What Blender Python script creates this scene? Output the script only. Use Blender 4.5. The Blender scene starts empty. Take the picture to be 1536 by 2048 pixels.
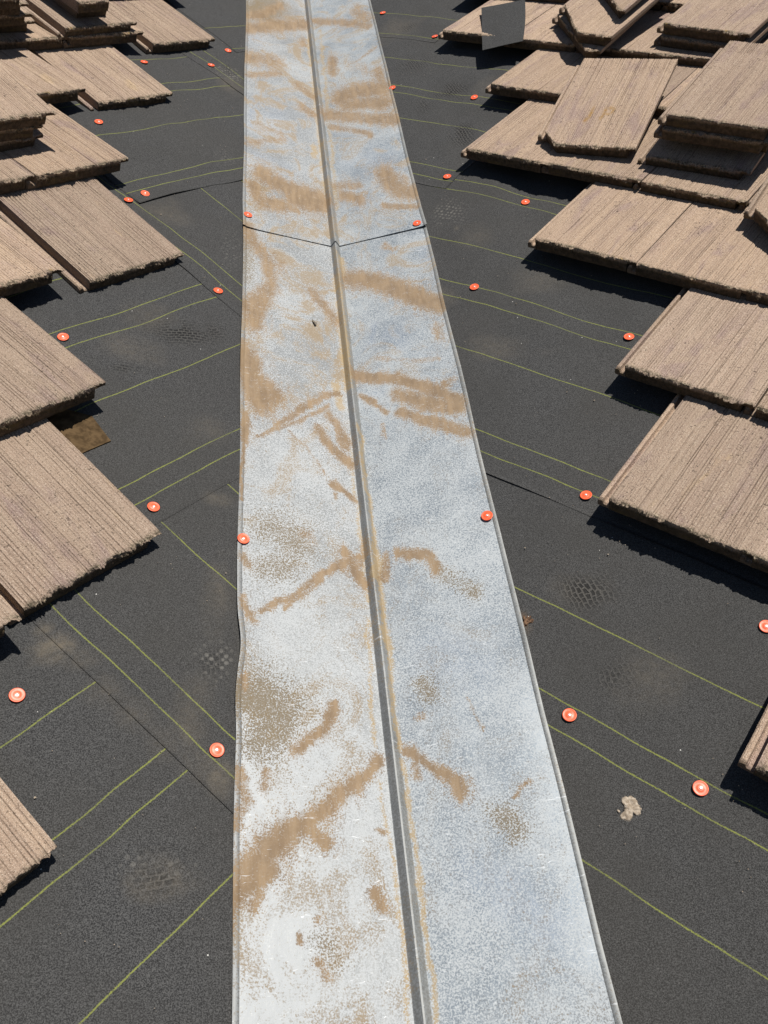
import bpy, math, random, json
import numpy as np
from mathutils import Matrix, Vector

# ---------------------------------------------------------------- camera, sky, sun
C = bpy.context.scene
DATA = json.loads(r'''{"S":0.376070968908122,"F":1643.293284682554,"CAM":[-0.16243,0.0,1.5],"ROT":[[0.993177,0.041293,-0.109057],[-0.112848,0.576031,-0.809601],[0.029389,0.816384,0.576761]],"STAINS":[["o",0.95,0.0468,0.1197,[[4.436,-0.239],[4.55,-0.17]]],["m",0.8,0.0134,0.0343,[[4.321,-0.283],[4.384,-0.217],[4.554,-0.136]]],["m",0.9,0.0178,0.0445,[[4.177,-0.287],[4.302,-0.163],[4.413,-0.03]]],["m",0.6,0.0113,0.0271,[[4.249,-0.041],[4.198,-0.039]]],["m",0.6,0.0226,0.0529,[[3.886,-0.271],[3.927,-0.211],[3.932,-0.16]]],["m",0.6,0.0082,0.0187,[[3.721,-0.277],[3.824,-0.152]]],["m",0.6,0.0104,0.0225,[[3.77,-0.079],[3.695,-0.019]]],["m",0.7,0.0121,0.0254,[[3.579,-0.064],[3.548,-0.031]]],["m",0.45,0.0147,0.0302,[[3.327,-0.235],[3.314,-0.154]]],["m",0.5,0.0073,0.015,[[3.18,-0.284],[3.289,-0.145]]],["w",0.7,0.0112,0.022,[[3.281,-0.04],[3.22,-0.039]]],["m",0.9,0.0206,0.0383,[[3.009,-0.236],[2.974,-0.195],[2.938,-0.112],[2.931,-0.036]]],["m",0.8,0.016,0.0298,[[2.913,-0.256],[2.823,-0.233],[2.826,-0.157]]],["m",1,0.0262,0.0473,[[2.901,-0.119],[2.899,-0.038]]],["m",0.7,0.01,0.0183,[[2.828,-0.173],[2.829,-0.115]]],["o",0.5,0.0225,0.0419,[[2.985,-0.253],[2.836,-0.237]]],["m",0.7,0.013,0.0324,[[4.468,0.022],[4.367,0.143],[4.264,0.252]]],["m",0.5,0.0233,0.0584,[[4.469,0.217],[4.338,0.258]]],["m",0.8,0.0141,0.0319,[[4.013,0.079],[3.891,0.072]]],["m",0.5,0.005,0.012,[[3.918,0.157],[4.027,0.266]]],["m",0.4,0.0192,0.0433,[[3.924,0.147],[3.777,0.238]]],["m",0.9,0.0247,0.0542,[[3.66,0.087],[3.677,0.158],[3.642,0.254]]],["m",0.85,0.0236,0.0509,[[3.593,0.106],[3.528,0.252]]],["m",0.7,0.0184,0.0402,[[3.79,0.255],[3.588,0.258]]],["m",0.8,0.0182,0.0382,[[3.547,0.02],[3.455,0.149],[3.377,0.27]]],["m",0.7,0.009,0.0185,[[3.443,0.034],[3.366,0.123],[3.308,0.177]]],["m",0.6,0.0116,0.0219,[[3.019,0.028],[2.986,0.101]]],["m",0.8,0.013,0.0239,[[2.946,0.046],[2.889,0.104]]],["m",0.9,0.024,0.0451,[[3.003,0.201],[2.92,0.219],[2.874,0.27]]],["m",0.7,0.0092,0.0169,[[2.827,0.175],[2.772,0.274]]],["m",0.7,0.0142,0.0269,[[2.956,0.252],[2.9,0.27]]],["m",0.75,0.0163,0.0276,[[2.648,-0.275],[2.554,-0.239],[2.48,-0.21],[2.401,-0.204],[2.33,-0.233]]],["o",0.6,0.017,0.0285,[[2.592,-0.278],[2.392,-0.274]]],["m",0.9,0.0183,0.0297,[[2.271,-0.275],[2.311,-0.234],[2.214,-0.259]]],["m",0.4,0.0135,0.0228,[[2.545,-0.194],[2.489,-0.173]]],["m",0.75,0.0121,0.019,[[2.394,-0.089],[2.337,-0.046],[2.286,-0.024]]],["m",0.95,0.0195,0.0317,[[2.483,0.036],[2.425,0.122],[2.342,0.201],[2.269,0.272]]],["m",0.5,0.0074,0.0129,[[2.61,0.156],[2.582,0.178]]],["w",0.8,0.009,0.0149,[[2.586,0.012],[2.493,0.015]]],["m",0.5,0.0104,0.0161,[[2.16,0.252],[2.126,0.256]]],["m",0.95,0.0226,0.0332,[[2.059,-0.279],[1.957,-0.258],[1.903,-0.24]]],["m",0.9,0.019,0.0274,[[1.988,-0.268],[1.928,-0.211]]],["m",0.9,0.007,0.0098,[[1.841,-0.278],[1.757,-0.28]]],["m",0.75,0.0033,0.0043,[[1.74,-0.285],[1.572,-0.284]]],["m",0.7,0.0102,0.0154,[[2.103,-0.281],[2.027,-0.268]]],["m",0.7,0.0064,0.0091,[[1.975,-0.032],[1.954,-0.085],[1.899,-0.138],[1.824,-0.199]]],["m",0.65,0.0049,0.0068,[[1.919,-0.067],[1.849,-0.15],[1.809,-0.207],[1.777,-0.244]]],["w",0.8,0.0108,0.015,[[2.008,-0.038],[1.924,-0.033]]],["m",0.9,0.0101,0.0134,[[1.831,-0.1],[1.797,-0.083],[1.755,-0.056],[1.728,-0.024]]],["m",0.75,0.0105,0.0143,[[1.888,-0.067],[1.849,-0.043],[1.79,-0.035]]],["m",0.5,0.0037,0.005,[[1.81,-0.171],[1.758,-0.134],[1.69,-0.091]]],["m",0.9,0.0061,0.0078,[[1.658,-0.071],[1.637,-0.046],[1.617,-0.026]]],["m",0.6,0.0036,0.0046,[[1.63,-0.067],[1.611,-0.066]]],["o",0.6,0.031,0.0378,[[1.505,-0.217],[1.477,-0.17]]],["m",0.45,0.0101,0.0125,[[1.495,-0.141],[1.49,-0.13]]],["m",0.9,0.009,0.0106,[[1.46,-0.059],[1.405,-0.038],[1.382,-0.021]]],["m",0.7,0.0057,0.0068,[[1.417,-0.071],[1.451,-0.043],[1.457,-0.014]]],["m",0.8,0.0047,0.0055,[[1.427,-0.071],[1.374,-0.133],[1.325,-0.185],[1.291,-0.24]]],["m",0.7,0.0037,0.0043,[[1.386,-0.108],[1.33,-0.164],[1.302,-0.196]]],["o",0.55,0.0235,0.0282,[[1.39,-0.236],[1.406,-0.188]]],["m",0.6,0.0083,0.0101,[[1.417,-0.275],[1.399,-0.266]]],["m",0.65,0.0059,0.007,[[1.324,-0.278],[1.294,-0.274],[1.267,-0.256]]],["m",0.95,0.0112,0.0163,[[2.051,0.019],[2.006,0.121],[1.944,0.196],[1.879,0.266]]],["m",0.85,0.0147,0.0211,[[1.948,0.114],[1.895,0.179],[1.851,0.261]]],["m",0.85,0.0107,0.0149,[[1.882,0.118],[1.836,0.163],[1.802,0.22],[1.767,0.267]]],["m",0.85,0.0062,0.0088,[[1.969,0.024],[1.893,0.083]]],["m",0.45,0.0073,0.0101,[[1.847,0.068],[1.812,0.067]]],["m",0.45,0.0052,0.0078,[[2.099,0.078],[2.057,0.179],[2.045,0.24]]],["m",0.55,0.0091,0.0141,[[2.178,0.261],[2.134,0.252]]],["m",0.6,0.0098,0.0145,[[1.937,0.241],[1.947,0.258]]],["m",0.9,0.0085,0.0104,[[1.447,0.062],[1.432,0.125],[1.393,0.135]]],["o",0.6,0.0132,0.0158,[[1.388,0.137],[1.343,0.183],[1.319,0.207]]],["o",0.75,0.0317,0.0331,[[1.11,-0.271],[1.073,-0.211],[1.019,-0.23]]],["m",0.6,0.0065,0.0071,[[1.145,-0.28],[1.125,-0.273]]],["m",0.95,0.0075,0.0077,[[1.087,-0.112],[1.06,-0.114],[1.031,-0.138],[1.0,-0.178]]],["m",0.65,0.0067,0.0067,[[0.961,-0.281],[0.911,-0.27],[0.865,-0.285]]],["m",0.6,0.0069,0.007,[[0.969,-0.236],[0.938,-0.24]]],["m",0.9,0.0085,0.0083,[[0.993,-0.03],[0.958,-0.058],[0.932,-0.089]]],["m",0.95,0.0123,0.0118,[[0.941,-0.079],[0.919,-0.114],[0.888,-0.148],[0.866,-0.182]]],["m",0.95,0.0181,0.0172,[[0.858,-0.199],[0.83,-0.233],[0.795,-0.265]]],["m",0.9,0.0142,0.0133,[[0.799,-0.233],[0.78,-0.273],[0.753,-0.292]]],["m",0.85,0.0086,0.0081,[[0.856,-0.156],[0.843,-0.138]]],["m",0.7,0.007,0.0064,[[0.769,-0.249],[0.738,-0.261]]],["m",0.8,0.006,0.0055,[[0.762,-0.295],[0.712,-0.297]]],["m",0.85,0.0068,0.006,[[0.758,-0.055],[0.733,-0.044]]],["m",0.6,0.004,0.0036,[[0.726,-0.152],[0.719,-0.155]]],["m",0.8,0.0031,0.0028,[[0.699,-0.184],[0.691,-0.182]]],["m",0.6,0.0062,0.0053,[[0.663,-0.16],[0.642,-0.148]]],["o",0.5,0.0159,0.0136,[[0.683,-0.145],[0.665,-0.134]]],["m",0.7,0.0036,0.0034,[[0.865,-0.041],[0.859,-0.034]]],["m",0.85,0.0072,0.0073,[[1.001,0.027],[0.97,0.058],[0.949,0.083]]],["m",0.9,0.0096,0.0097,[[0.951,0.083],[0.931,0.111],[0.909,0.115]]],["m",0.65,0.0063,0.0063,[[0.973,0.04],[0.95,0.037]]],["o",0.6,0.0152,0.0164,[[1.128,0.075],[1.11,0.083]]],["m",0.5,0.0065,0.0069,[[1.066,0.06],[1.064,0.067]]],["m",0.5,0.0018,0.002,[[1.084,0.156],[1.053,0.165],[1.013,0.173]]],["m",0.6,0.003,0.003,[[0.889,0.208],[0.901,0.217],[0.905,0.24]]],["o",0.6,0.0165,0.0162,[[0.859,0.179],[0.84,0.192]]],["w",0.75,0.0109,0.0098,[[2.485,-0.005],[1.996,-0.006]]],["w",0.75,0.0055,0.0068,[[1.847,0.007],[1.485,0.01]]],["w",0.75,0.005,0.0056,[[1.441,0.02],[1.218,0.015]]],["w",0.75,0.0046,0.0047,[[1.217,0.016],[1.007,0.014]]],["w",0.75,0.0041,0.0038,[[0.987,0.014],[0.762,0.022]]],["w",0.75,0.0038,0.0032,[[0.762,0.023],[0.572,0.018]]],["w",0.6,0.0053,0.0085,[[2.642,-0.007],[2.037,0.001]]],["w",0.6,0.0044,0.0051,[[1.776,-0.021],[1.339,-0.019]]],["w",0.6,0.0039,0.0039,[[1.289,-0.021],[1.018,-0.033]]],["w",0.6,0.0035,0.0031,[[0.951,-0.032],[0.75,-0.018]]],["w",0.6,0.0032,0.0026,[[0.75,-0.018],[0.575,-0.025]]],["w",0.6,0.0069,0.0124,[[4.367,-0.016],[2.841,-0.016]]],["w",0.6,0.0066,0.0119,[[4.351,0.044],[2.87,0.019]]],["w",0.9,0.008,0.009,[[1.264,0.015],[1.217,0.016]]],["w",0.9,0.0075,0.0089,[[1.471,0.009],[1.391,0.009]]],["m",0.6,0.0069,0.0081,[[1.485,-0.014],[1.429,-0.026]]],["m",0.7,0.0064,0.0076,[[1.444,0.034],[1.386,0.028]]],["b",0.7,0.0107,0.0226,[[3.54,-0.243],[3.331,-0.261]]],["b",0.5,0.0264,0.0552,[[3.468,-0.191],[3.426,-0.16]]],["b",0.5,0.0157,0.0304,[[3.103,-0.249],[3.061,-0.142]]],["b",0.5,0.0189,0.0461,[[4.12,-0.278],[4.095,-0.24]]],["b",0.4,0.0256,0.0624,[[4.31,0.11],[4.272,0.152]]],["b",0.6,0.0115,0.0197,[[2.539,0.264],[2.498,0.269]]],["b",0.6,0.0085,0.014,[[2.393,0.136],[2.383,0.15]]],["b",0.6,0.0054,0.0083,[[2.24,0.086],[2.169,0.064]]],["b",0.45,0.0213,0.0326,[[2.182,0.125],[2.152,0.15]]],["b",0.4,0.0116,0.0177,[[2.09,0.21],[2.083,0.23]]],["b",0.5,0.0063,0.0089,[[1.855,-0.176],[1.87,-0.15]]],["b",0.4,0.0074,0.0108,[[1.949,0.185],[1.938,0.203]]],["b",0.5,0.0064,0.0092,[[1.964,0.046],[1.964,0.075]]],["b",0.4,0.0336,0.0659,[[3.168,0.089],[3.128,0.21]]],["b",0.5,0.0146,0.0269,[[2.887,0.101],[2.891,0.127]]],["b",0.4,0.0306,0.0277,[[0.771,0.115],[0.682,0.204]]],["b",0.35,0.0378,0.0416,[[1.187,0.108],[1.151,0.172]]]],"NAILS":[[-1,0.9984,-0.3225],[-1,1.0832,-0.6559],[-1,1.5246,-0.4676],[-1,2.0008,-0.71],[-1,2.3128,-0.3555],[-1,2.6666,-0.6227],[-1,2.7162,-0.5804],[-1,3.058,-0.7499],[-1,3.5919,-0.6541],[-1,3.7265,-0.4192],[-1,3.9074,-0.3583],[1,1.0159,0.3323],[1,0.8483,0.511],[1,1.1162,0.7233],[1,1.5025,0.488],[1,1.9719,0.7177],[1,2.3036,0.3809],[1,2.6642,0.6021],[1,2.9065,0.3961],[1,3.3898,0.5697],[1,3.6301,0.292],[1,4.3544,0.3293],[1,3.98,0.5085]],"FNAILS":[[-1,1.4621,-0.2812],[1,1.4984,0.2694],[-1,2.7229,-0.2761],[1,2.6765,0.2656]],"DUST":[["d",0.8,-1,1.185,-0.603,0.033,0.026],["d",0.5,-1,1.214,-0.632,0.021,0.02],["d",0.5,-1,0.947,-0.316,0.024,0.034],["d",0.35,-1,0.787,-0.396,0.053,0.032],["d",0.4,-1,1.568,-0.336,0.027,0.017],["d",0.25,-1,1.334,-0.325,0.03,0.07],["d",0.25,-1,2.638,-0.517,0.085,0.052],["d",0.2,-1,2.14,-0.522,0.073,0.059],["d",0.3,1,2.296,0.266,0.068,0.065],["d",0.25,1,3.416,0.668,0.098,0.073],["d",0.5,1,2.608,0.379,0.009,0.013],["d",0.3,-1,3.615,-0.345,0.056,0.083],["d",0.2,1,1.066,0.494,0.085,0.057],["d",0.2,1,1.276,0.407,0.057,0.045],["d",0.4,1,1.224,0.293,0.013,0.031],["r",0.5,1,1.229,0.296,0.011,0.024],["d",0.28,-1,1.158,-0.566,0.033,0.029],["d",0.24,-1,1.107,-0.518,0.033,0.028],["d",0.22,-1,1.058,-0.464,0.037,0.032],["d",0.2,-1,1.006,-0.402,0.038,0.035],["d",0.25,-1,0.972,-0.35,0.034,0.035],["d",0.2,-1,1.746,-0.195,0.001,0.002],["d",0.25,-1,2.008,-0.57,0.069,0.054],["d",0.2,-1,1.778,-0.359,0.046,0.064],["d",0.25,1,2.031,0.4,0.073,0.056],["d",0.2,1,2.28,0.561,0.076,0.064],["d",0.18,1,2.536,0.422,0.056,0.049],["k",0.7,-1,0.802,-0.396,0.042,0.029],["k",0.5,-1,1.165,-0.33,0.028,0.031],["d",0.3,1,4.151,0.382,0.08,0.098],["d",0.3,-1,1.044,-0.37,0.034,0.081],["k",0.9,1,3.486,0.503,0.077,0.053],["k",0.9,1,3.169,0.489,0.045,0.073],["k",0.5,1,4.126,0.422,0.05,0.044],["k",0.9,-1,2.108,-0.439,0.088,0.055],["k",0.6,-1,1.939,-0.569,0.045,0.024],["k",0.8,1,1.272,0.422,0.047,0.051],["k",0.4,1,1.077,0.428,0.052,0.034],["k",0.5,1,3.789,0.4,0.065,0.077],["k",0.6,1,3.442,0.393,0.031,0.053],["k",0.7,-1,3.739,-0.357,0.019,0.035],["l",0.7,1,2.714,0.366,0.047,0.067],["l",0.9,-1,3.717,-0.356,0.045,0.052],["l",0.7,-1,1.174,-0.323,0.035,0.047],["l",0.3,-1,0.805,-0.374,0.054,0.022],["l",0.35,-1,0.81,-0.449,0.034,0.022],["l",0.3,-1,3.045,-0.351,0.041,0.046],["l",0.3,-1,2.529,-0.326,0.029,0.124]],"PATCH":[[0.6741,1.8147],[0.7532,1.7074],[0.7431,1.628],[0.6676,1.6266],[0.5994,1.6364]],"MORTAR":[-0.2847,0.8763],"BIT":[-0.3003,0.8628],"LEAF":[2.2512,-0.0919],"CLUMP":[-0.6219,1.0961],"FAB":[[-1.9961,3.0769,0.07],[-1.8605,3.1423,0.08],[-2.0268,3.4333,0.094],[-2.1808,3.3576,0.084]]}''')
S = DATA['S']
cd = bpy.data.cameras.new('camera'); cam = bpy.data.objects.new('camera', cd)
C.collection.objects.link(cam); C.camera = cam
R = DATA['ROT']; cp = DATA['CAM']
cam.matrix_world = Matrix(((R[0][0], R[0][1], R[0][2], cp[0]), (R[1][0], R[1][1], R[1][2], cp[1]),
                           (R[2][0], R[2][1], R[2][2], cp[2]), (0, 0, 0, 1)))
cd.sensor_fit = 'VERTICAL'; cd.sensor_height = 36.0; cd.lens = DATA['F'] / 2048 * 36.0
cd.clip_start = 0.02; cd.clip_end = 200
SUN = Vector((0.23, -0.02, 1.0)).normalized()
elev = math.asin(SUN.z); azi = math.atan2(SUN.x, SUN.y)      # azimuth from +Y towards +X
w = bpy.data.worlds.new('World'); C.world = w; w.use_nodes = True
nt = w.node_tree; bg = nt.nodes['Background']
sky = nt.nodes.new('ShaderNodeTexSky'); sky.sky_type = 'NISHITA'; sky.sun_disc = False
sky.sun_elevation = elev; sky.sun_rotation = azi; sky.altitude = 100; sky.air_density = 1; sky.dust_density = 0.6
nt.links.new(sky.outputs[0], bg.inputs[0]); bg.inputs[1].default_value = 0.05
sl = bpy.data.lights.new('sun', 'SUN'); sl.energy = 5.0; sl.angle = math.radians(0.5); sl.color = (1, 0.955, 0.88)
so = bpy.data.objects.new('sun', sl); C.collection.objects.link(so)
so.rotation_euler = SUN.to_track_quat('Z', 'Y').to_euler()
C.view_settings.view_transform = 'Standard'; C.view_settings.look = 'None'
C.view_settings.exposure = 0.25; C.view_settings.gamma = 1; C.view_settings.use_curve_mapping = False
C.render.engine = 'CYCLES'

# ---------------------------------------------------------------- roof geometry
# the valley runs up +Y; each slope falls diagonally into it
r2 = math.sqrt(0.5)
VD = np.array([0, 1, S * r2]); VD /= np.linalg.norm(VD)
def nrm(side):
    n = np.array([-side * S * r2, -S * r2, 1.0]); return n / np.linalg.norm(n)
N = {-1: nrm(-1), 1: nrm(1)}
PD = {k: np.cross(VD, N[k]) for k in N}
EU = {k: np.array([r2, -k * r2, 0.0]) for k in N}          # along the courses, to the viewer's right
EV = {k: np.cross(N[k], EU[k]) for k in N}                 # straight up the slope
TH = math.atan2(-(EU[1] @ VD), EU[1] @ PD[1]); CT, ST = math.cos(TH), math.sin(TH)
def P_tw(side, t, w_, h):
    t = np.asarray(t, float)[..., None]; w_ = np.asarray(w_, float)[..., None]; h = np.asarray(h, float)[..., None]
    return t * VD + w_ * PD[side] + h * N[side]
def uv2tw(side, u, v):
    p = np.asarray(u)[..., None] * EU[side] + np.asarray(v)[..., None] * EV[side]
    return p @ VD, p @ PD[side]

# ---------------------------------------------------------------- value noise
_rs = np.random.RandomState(7); _TAB = _rs.rand(256, 256)
def vn(x, y):
    x = np.asarray(x, float); y = np.asarray(y, float)
    xi = np.floor(x).astype(int); yi = np.floor(y).astype(int)
    fx = x - xi; fy = y - yi; fx = fx * fx * (3 - 2 * fx); fy = fy * fy * (3 - 2 * fy)
    a = _TAB[xi & 255, yi & 255]; b = _TAB[(xi + 1) & 255, yi & 255]
    c = _TAB[xi & 255, (yi + 1) & 255]; d = _TAB[(xi + 1) & 255, (yi + 1) & 255]
    return (a * (1 - fx) + b * fx) * (1 - fy) + (c * (1 - fx) + d * fx) * fy - 0.5
def fbm(x, y, o=4):
    s_, a, f = 0, 1.0, 1.0
    for k in range(o):
        s_ = s_ + a * vn(x * f + 13.7 * k, y * f + 5.3 * k); a *= .5; f *= 2.03
    return s_

# ---------------------------------------------------------------- helpers
def link(o, parent=None):
    C.collection.objects.link(o)
    if parent: o.parent = parent
    return o
def tag(o, label=None, cat=None, group=None, kind=None):
    if label: o['label'] = label
    if cat: o['category'] = cat
    if group: o['group'] = group
    if kind or cat: o['kind'] = kind or 'thing'
    return o
def mesh_np(name, V, F, mat, smooth=False, uv=None, attrs=None):
    V = np.asarray(V, np.float32); F = np.asarray(F, np.int32)
    me = bpy.data.meshes.new(name)
    me.vertices.add(len(V)); me.vertices.foreach_set('co', V.ravel())
    k = F.shape[1]
    me.loops.add(F.size); me.loops.foreach_set('vertex_index', F.ravel())
    me.polygons.add(len(F)); me.polygons.foreach_set('loop_start', np.arange(0, F.size, k, dtype=np.int32))
    me.polygons.foreach_set('loop_total', np.full(len(F), k, np.int32))
    me.polygons.foreach_set('use_smooth', np.full(len(F), bool(smooth)))
    if uv is not None:
        l = me.uv_layers.new(name='UVMap'); l.data.foreach_set('uv', np.asarray(uv, np.float32)[F.ravel()].ravel())
    for nme, a in (attrs or {}).items():
        at = me.attributes.new(nme, 'FLOAT', 'POINT'); at.data.foreach_set('value', np.asarray(a, np.float32).ravel())
    me.materials.append(mat); me.update(calc_edges=True); me.validate()
    return me
def grid_faces(a, b, off=0, flip=False):
    i, j = np.meshgrid(np.arange(a - 1), np.arange(b - 1), indexing='ij')
    q = np.stack([i * b + j, i * b + j + 1, (i + 1) * b + j + 1, (i + 1) * b + j], -1).reshape(-1, 4) + off
    return q[:, ::-1] if flip else q

# ---------------------------------------------------------------- material kit
class NT:
    def __init__(s, name):
        s.m = bpy.data.materials.new(name); s.m.use_nodes = True; s.t = s.m.node_tree; s.t.nodes.clear()
        s.out = s.n('ShaderNodeOutputMaterial'); s.b = s.n('ShaderNodeBsdfPrincipled')
        s.l(s.b.outputs[0], s.out.inputs[0])
    def n(s, t, **k):
        x = s.t.nodes.new(t)
        for a, v in k.items(): setattr(x, a, v)
        return x
    def l(s, a, b): s.t.links.new(a, b)
    def put(s, sock, v):
        if isinstance(v, bpy.types.NodeSocket): s.l(v, sock)
        elif v is not None: sock.default_value = v
    def math(s, op, a, b=None, c=None, clamp=False):
        x = s.n('ShaderNodeMath', operation=op, use_clamp=clamp)
        for i, v in enumerate((a, b, c)): s.put(x.inputs[i], v)
        return x.outputs[0]
    def vmath(s, op, a, b=None):
        x = s.n('ShaderNodeVectorMath', operation=op); s.put(x.inputs[0], a); s.put(x.inputs[1], b); return x.outputs[0]
    def map(s, vec, scale):
        x = s.n('ShaderNodeMapping'); s.l(vec, x.inputs[0]); x.inputs['Scale'].default_value = scale; return x.outputs[0]
    def noise(s, vec, scale, detail=3, rough=.55, dist=0):
        x = s.n('ShaderNodeTexNoise'); s.l(vec, x.inputs['Vector'])
        x.inputs['Scale'].default_value = scale; x.inputs['Detail'].default_value = detail
        x.inputs['Roughness'].default_value = rough; x.inputs['Distortion'].default_value = dist; return x.outputs[0]
    def voro(s, vec, scale, feature='F1', rnd=1, out=0):
        x = s.n('ShaderNodeTexVoronoi', feature=feature); s.l(vec, x.inputs['Vector'])
        x.inputs['Scale'].default_value = scale; x.inputs['Randomness'].default_value = rnd; return x.outputs[out]
    def ss(s, v, a, b, lo=0.0, hi=1.0):
        x = s.n('ShaderNodeMapRange', interpolation_type='SMOOTHSTEP'); s.l(v, x.inputs[0])
        x.inputs[1].default_value = a; x.inputs[2].default_value = b; x.inputs[3].default_value = lo; x.inputs[4].default_value = hi
        return x.outputs[0]
    def mix(s, f, a, b):
        x = s.n('ShaderNodeMix', data_type='RGBA'); s.put(x.inputs[0], f)
        for sock, v in ((x.inputs[6], a), (x.inputs[7], b)):
            s.put(sock, (*v, 1) if isinstance(v, tuple) and len(v) == 3 else v)
        return x.outputs[2]
    def fmix(s, f, a, b):
        x = s.n('ShaderNodeMix', data_type='FLOAT'); s.put(x.inputs[0], f); s.put(x.inputs[2], a); s.put(x.inputs[3], b); return x.outputs[0]
    def attr(s, name): return s.n('ShaderNodeAttribute', attribute_name=name).outputs['Fac']
    def tc(s, o='Object'): return s.n('ShaderNodeTexCoord').outputs[o]
    def bump(s, h, dist, strength=1, nrm=None):
        x = s.n('ShaderNodeBump'); s.l(h, x.inputs['Height']); x.inputs['Distance'].default_value = dist
        x.inputs['Strength'].default_value = strength
        if nrm is not None: s.l(nrm, x.inputs['Normal'])
        return x.outputs[0]
    def fin(s, col=None, rough=None, metal=None, nrm=None, spec=None):
        s.put(s.b.inputs['Base Color'], (*col, 1) if isinstance(col, tuple) and len(col) == 3 else col)
        s.put(s.b.inputs['Roughness'], rough); s.put(s.b.inputs['Metallic'], metal)
        s.put(s.b.inputs['Specular IOR Level'], spec)
        if nrm is not None: s.l(nrm, s.b.inputs['Normal'])
        return s.m

# ---------------------------------------------------------------- materials
def mat_felt(name, lines, tint=(1, 1, 1), seed=0.0, marks=True):
    k = NT(name); o = k.tc('Object')
    fine = k.noise(o, 520, 2, .6); mid = k.noise(o, 160, 2, .6); big = k.noise(o, 5, 3, .6); blot = k.noise(o, 1.6, 3, .6)
    base = k.mix(k.ss(fine, .36, .66), (0.016 * tint[0], .016 * tint[1], .0168 * tint[2]), (.078 * tint[0], .078 * tint[1], .078 * tint[2]))
    base = k.mix(k.ss(big, .3, .75, 0, .40), base, (.036, .035, .033))
    base = k.mix(k.ss(blot, .4, .7, 0, .35), base, (.044, .041, .036))
    base = k.mix(k.ss(k.noise(o, 420, 2, .6), .62, .70, 0, .45), base, (.14, .136, .13))
    cell = k.n('ShaderNodeTexVoronoi'); k.l(o, cell.inputs['Vector']); cell.inputs['Scale'].default_value = 95
    sc = k.n('ShaderNodeSeparateColor'); k.l(cell.outputs['Color'], sc.inputs[0])
    dot = k.math('MULTIPLY', k.math('GREATER_THAN', sc.outputs[0], .993), k.math('LESS_THAN', cell.outputs['Distance'], .11))
    base = k.mix(dot, base, (.5, .49, .46))
    # printed lap lines (uv.y = metres across the roll)
    uvn = k.n('ShaderNodeUVMap'); uvn.uv_map = 'UVMap'; sx = k.n('ShaderNodeSeparateXYZ'); k.l(uvn.outputs[0], sx.inputs[0])
    wob = k.noise(k.map(uvn.outputs[0], (1, .15, 1)), 5.0, 2, .5); wob2 = k.noise(uvn.outputs[0], 260, 2, .7)
    y = k.math('ADD', sx.outputs[1], k.math('MULTIPLY', k.math('SUBTRACT', wob, .5), .014))
    y = k.math('ADD', y, k.math('MULTIPLY', k.math('SUBTRACT', wob2, .5), .0035))
    m = None
    for lv in lines:
        d = k.math('ABSOLUTE', k.math('SUBTRACT', y, lv)); m = d if m is None else k.math('MINIMUM', m, d)
    if m is not None:
        lm = k.ss(m, .0019, .0005); brk = k.ss(k.noise(uvn.outputs[0], 420, 2, .7), .32, .52, .25, 1)
        fade = k.ss(k.noise(uvn.outputs[0], 7, 2, .5), .25, .55, .5, 1)
        lm = k.math('MULTIPLY', k.math('MULTIPLY', lm, brk), fade)
        base = k.mix(k.math('MULTIPLY', lm, .85), base, (.20, .22, .05))
    hgt = k.math('ADD', k.math('MULTIPLY', fine, .6), k.math('MULTIPLY', mid, .4))
    if marks:
        dn = k.noise(o, 60, 4, .7)
        dust = k.math('MULTIPLY', k.attr('dust'), k.ss(dn, .3, .75, .35, 1.2), clamp=True)
        base = k.mix(k.math('MULTIPLY', dust, .8), base, (.155, .13, .095))
        rust = k.math('MULTIPLY', k.attr('rust'), k.ss(dn, .4, .6), clamp=True)
        base = k.mix(rust, base, (.10, .055, .03))
        # boot prints: rows of lugs
        br = k.n('ShaderNodeTexBrick'); rot = k.n('ShaderNodeMapping'); k.l(uvn.outputs[0], rot.inputs[0]); rot.inputs['Rotation'].default_value = (0, 0, .6)
        wrp = k.n('ShaderNodeVectorMath', operation='SCALE'); nz = k.n('ShaderNodeTexNoise'); k.l(uvn.outputs[0], nz.inputs['Vector']); nz.inputs['Scale'].default_value = 24; k.l(nz.outputs[1], wrp.inputs[0]); wrp.inputs['Scale'].default_value = .022
        k.l(k.vmath('ADD', rot.outputs[0], wrp.outputs[0]), br.inputs['Vector']); br.inputs['Scale'].default_value = 44; br.inputs['Mortar Size'].default_value = .10; br.inputs['Mortar Smooth'].default_value = .6
        br.inputs['Brick Width'].default_value = .62; br.inputs['Row Height'].default_value = .42
        tread = k.math('SUBTRACT', 1.0, br.outputs['Fac'])
        dkm = k.math('MULTIPLY', k.attr('tread'), k.ss(k.noise(o, 22, 2, .6), .32, .5), clamp=True)
        base = k.mix(k.math('MULTIPLY', k.math('MULTIPLY', dkm, tread), .95), base, (.009, .009, .009))
        base = k.mix(k.math('MULTIPLY', k.math('MULTIPLY', dkm, br.outputs['Fac']), .5), base, (.085, .08, .072))
        lv = k.voro(uvn.outputs[0], 75, rnd=.35)
        lug = k.math('MULTIPLY', k.ss(lv, .42, .2), k.ss(k.noise(o, 45, 2, .6), .34, .5))
        lt = k.math('MULTIPLY', k.attr('lug'), lug, clamp=True)
        base = k.mix(k.math('MULTIPLY', lt, .75), base, (.20, .19, .17))
        hgt = k.math('ADD', hgt, k.math('MULTIPLY', k.math('MULTIPLY', dkm, tread), -1.5))
    return k.fin(base, .9, 0, k.bump(hgt, .0014, .9), .22)

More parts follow.
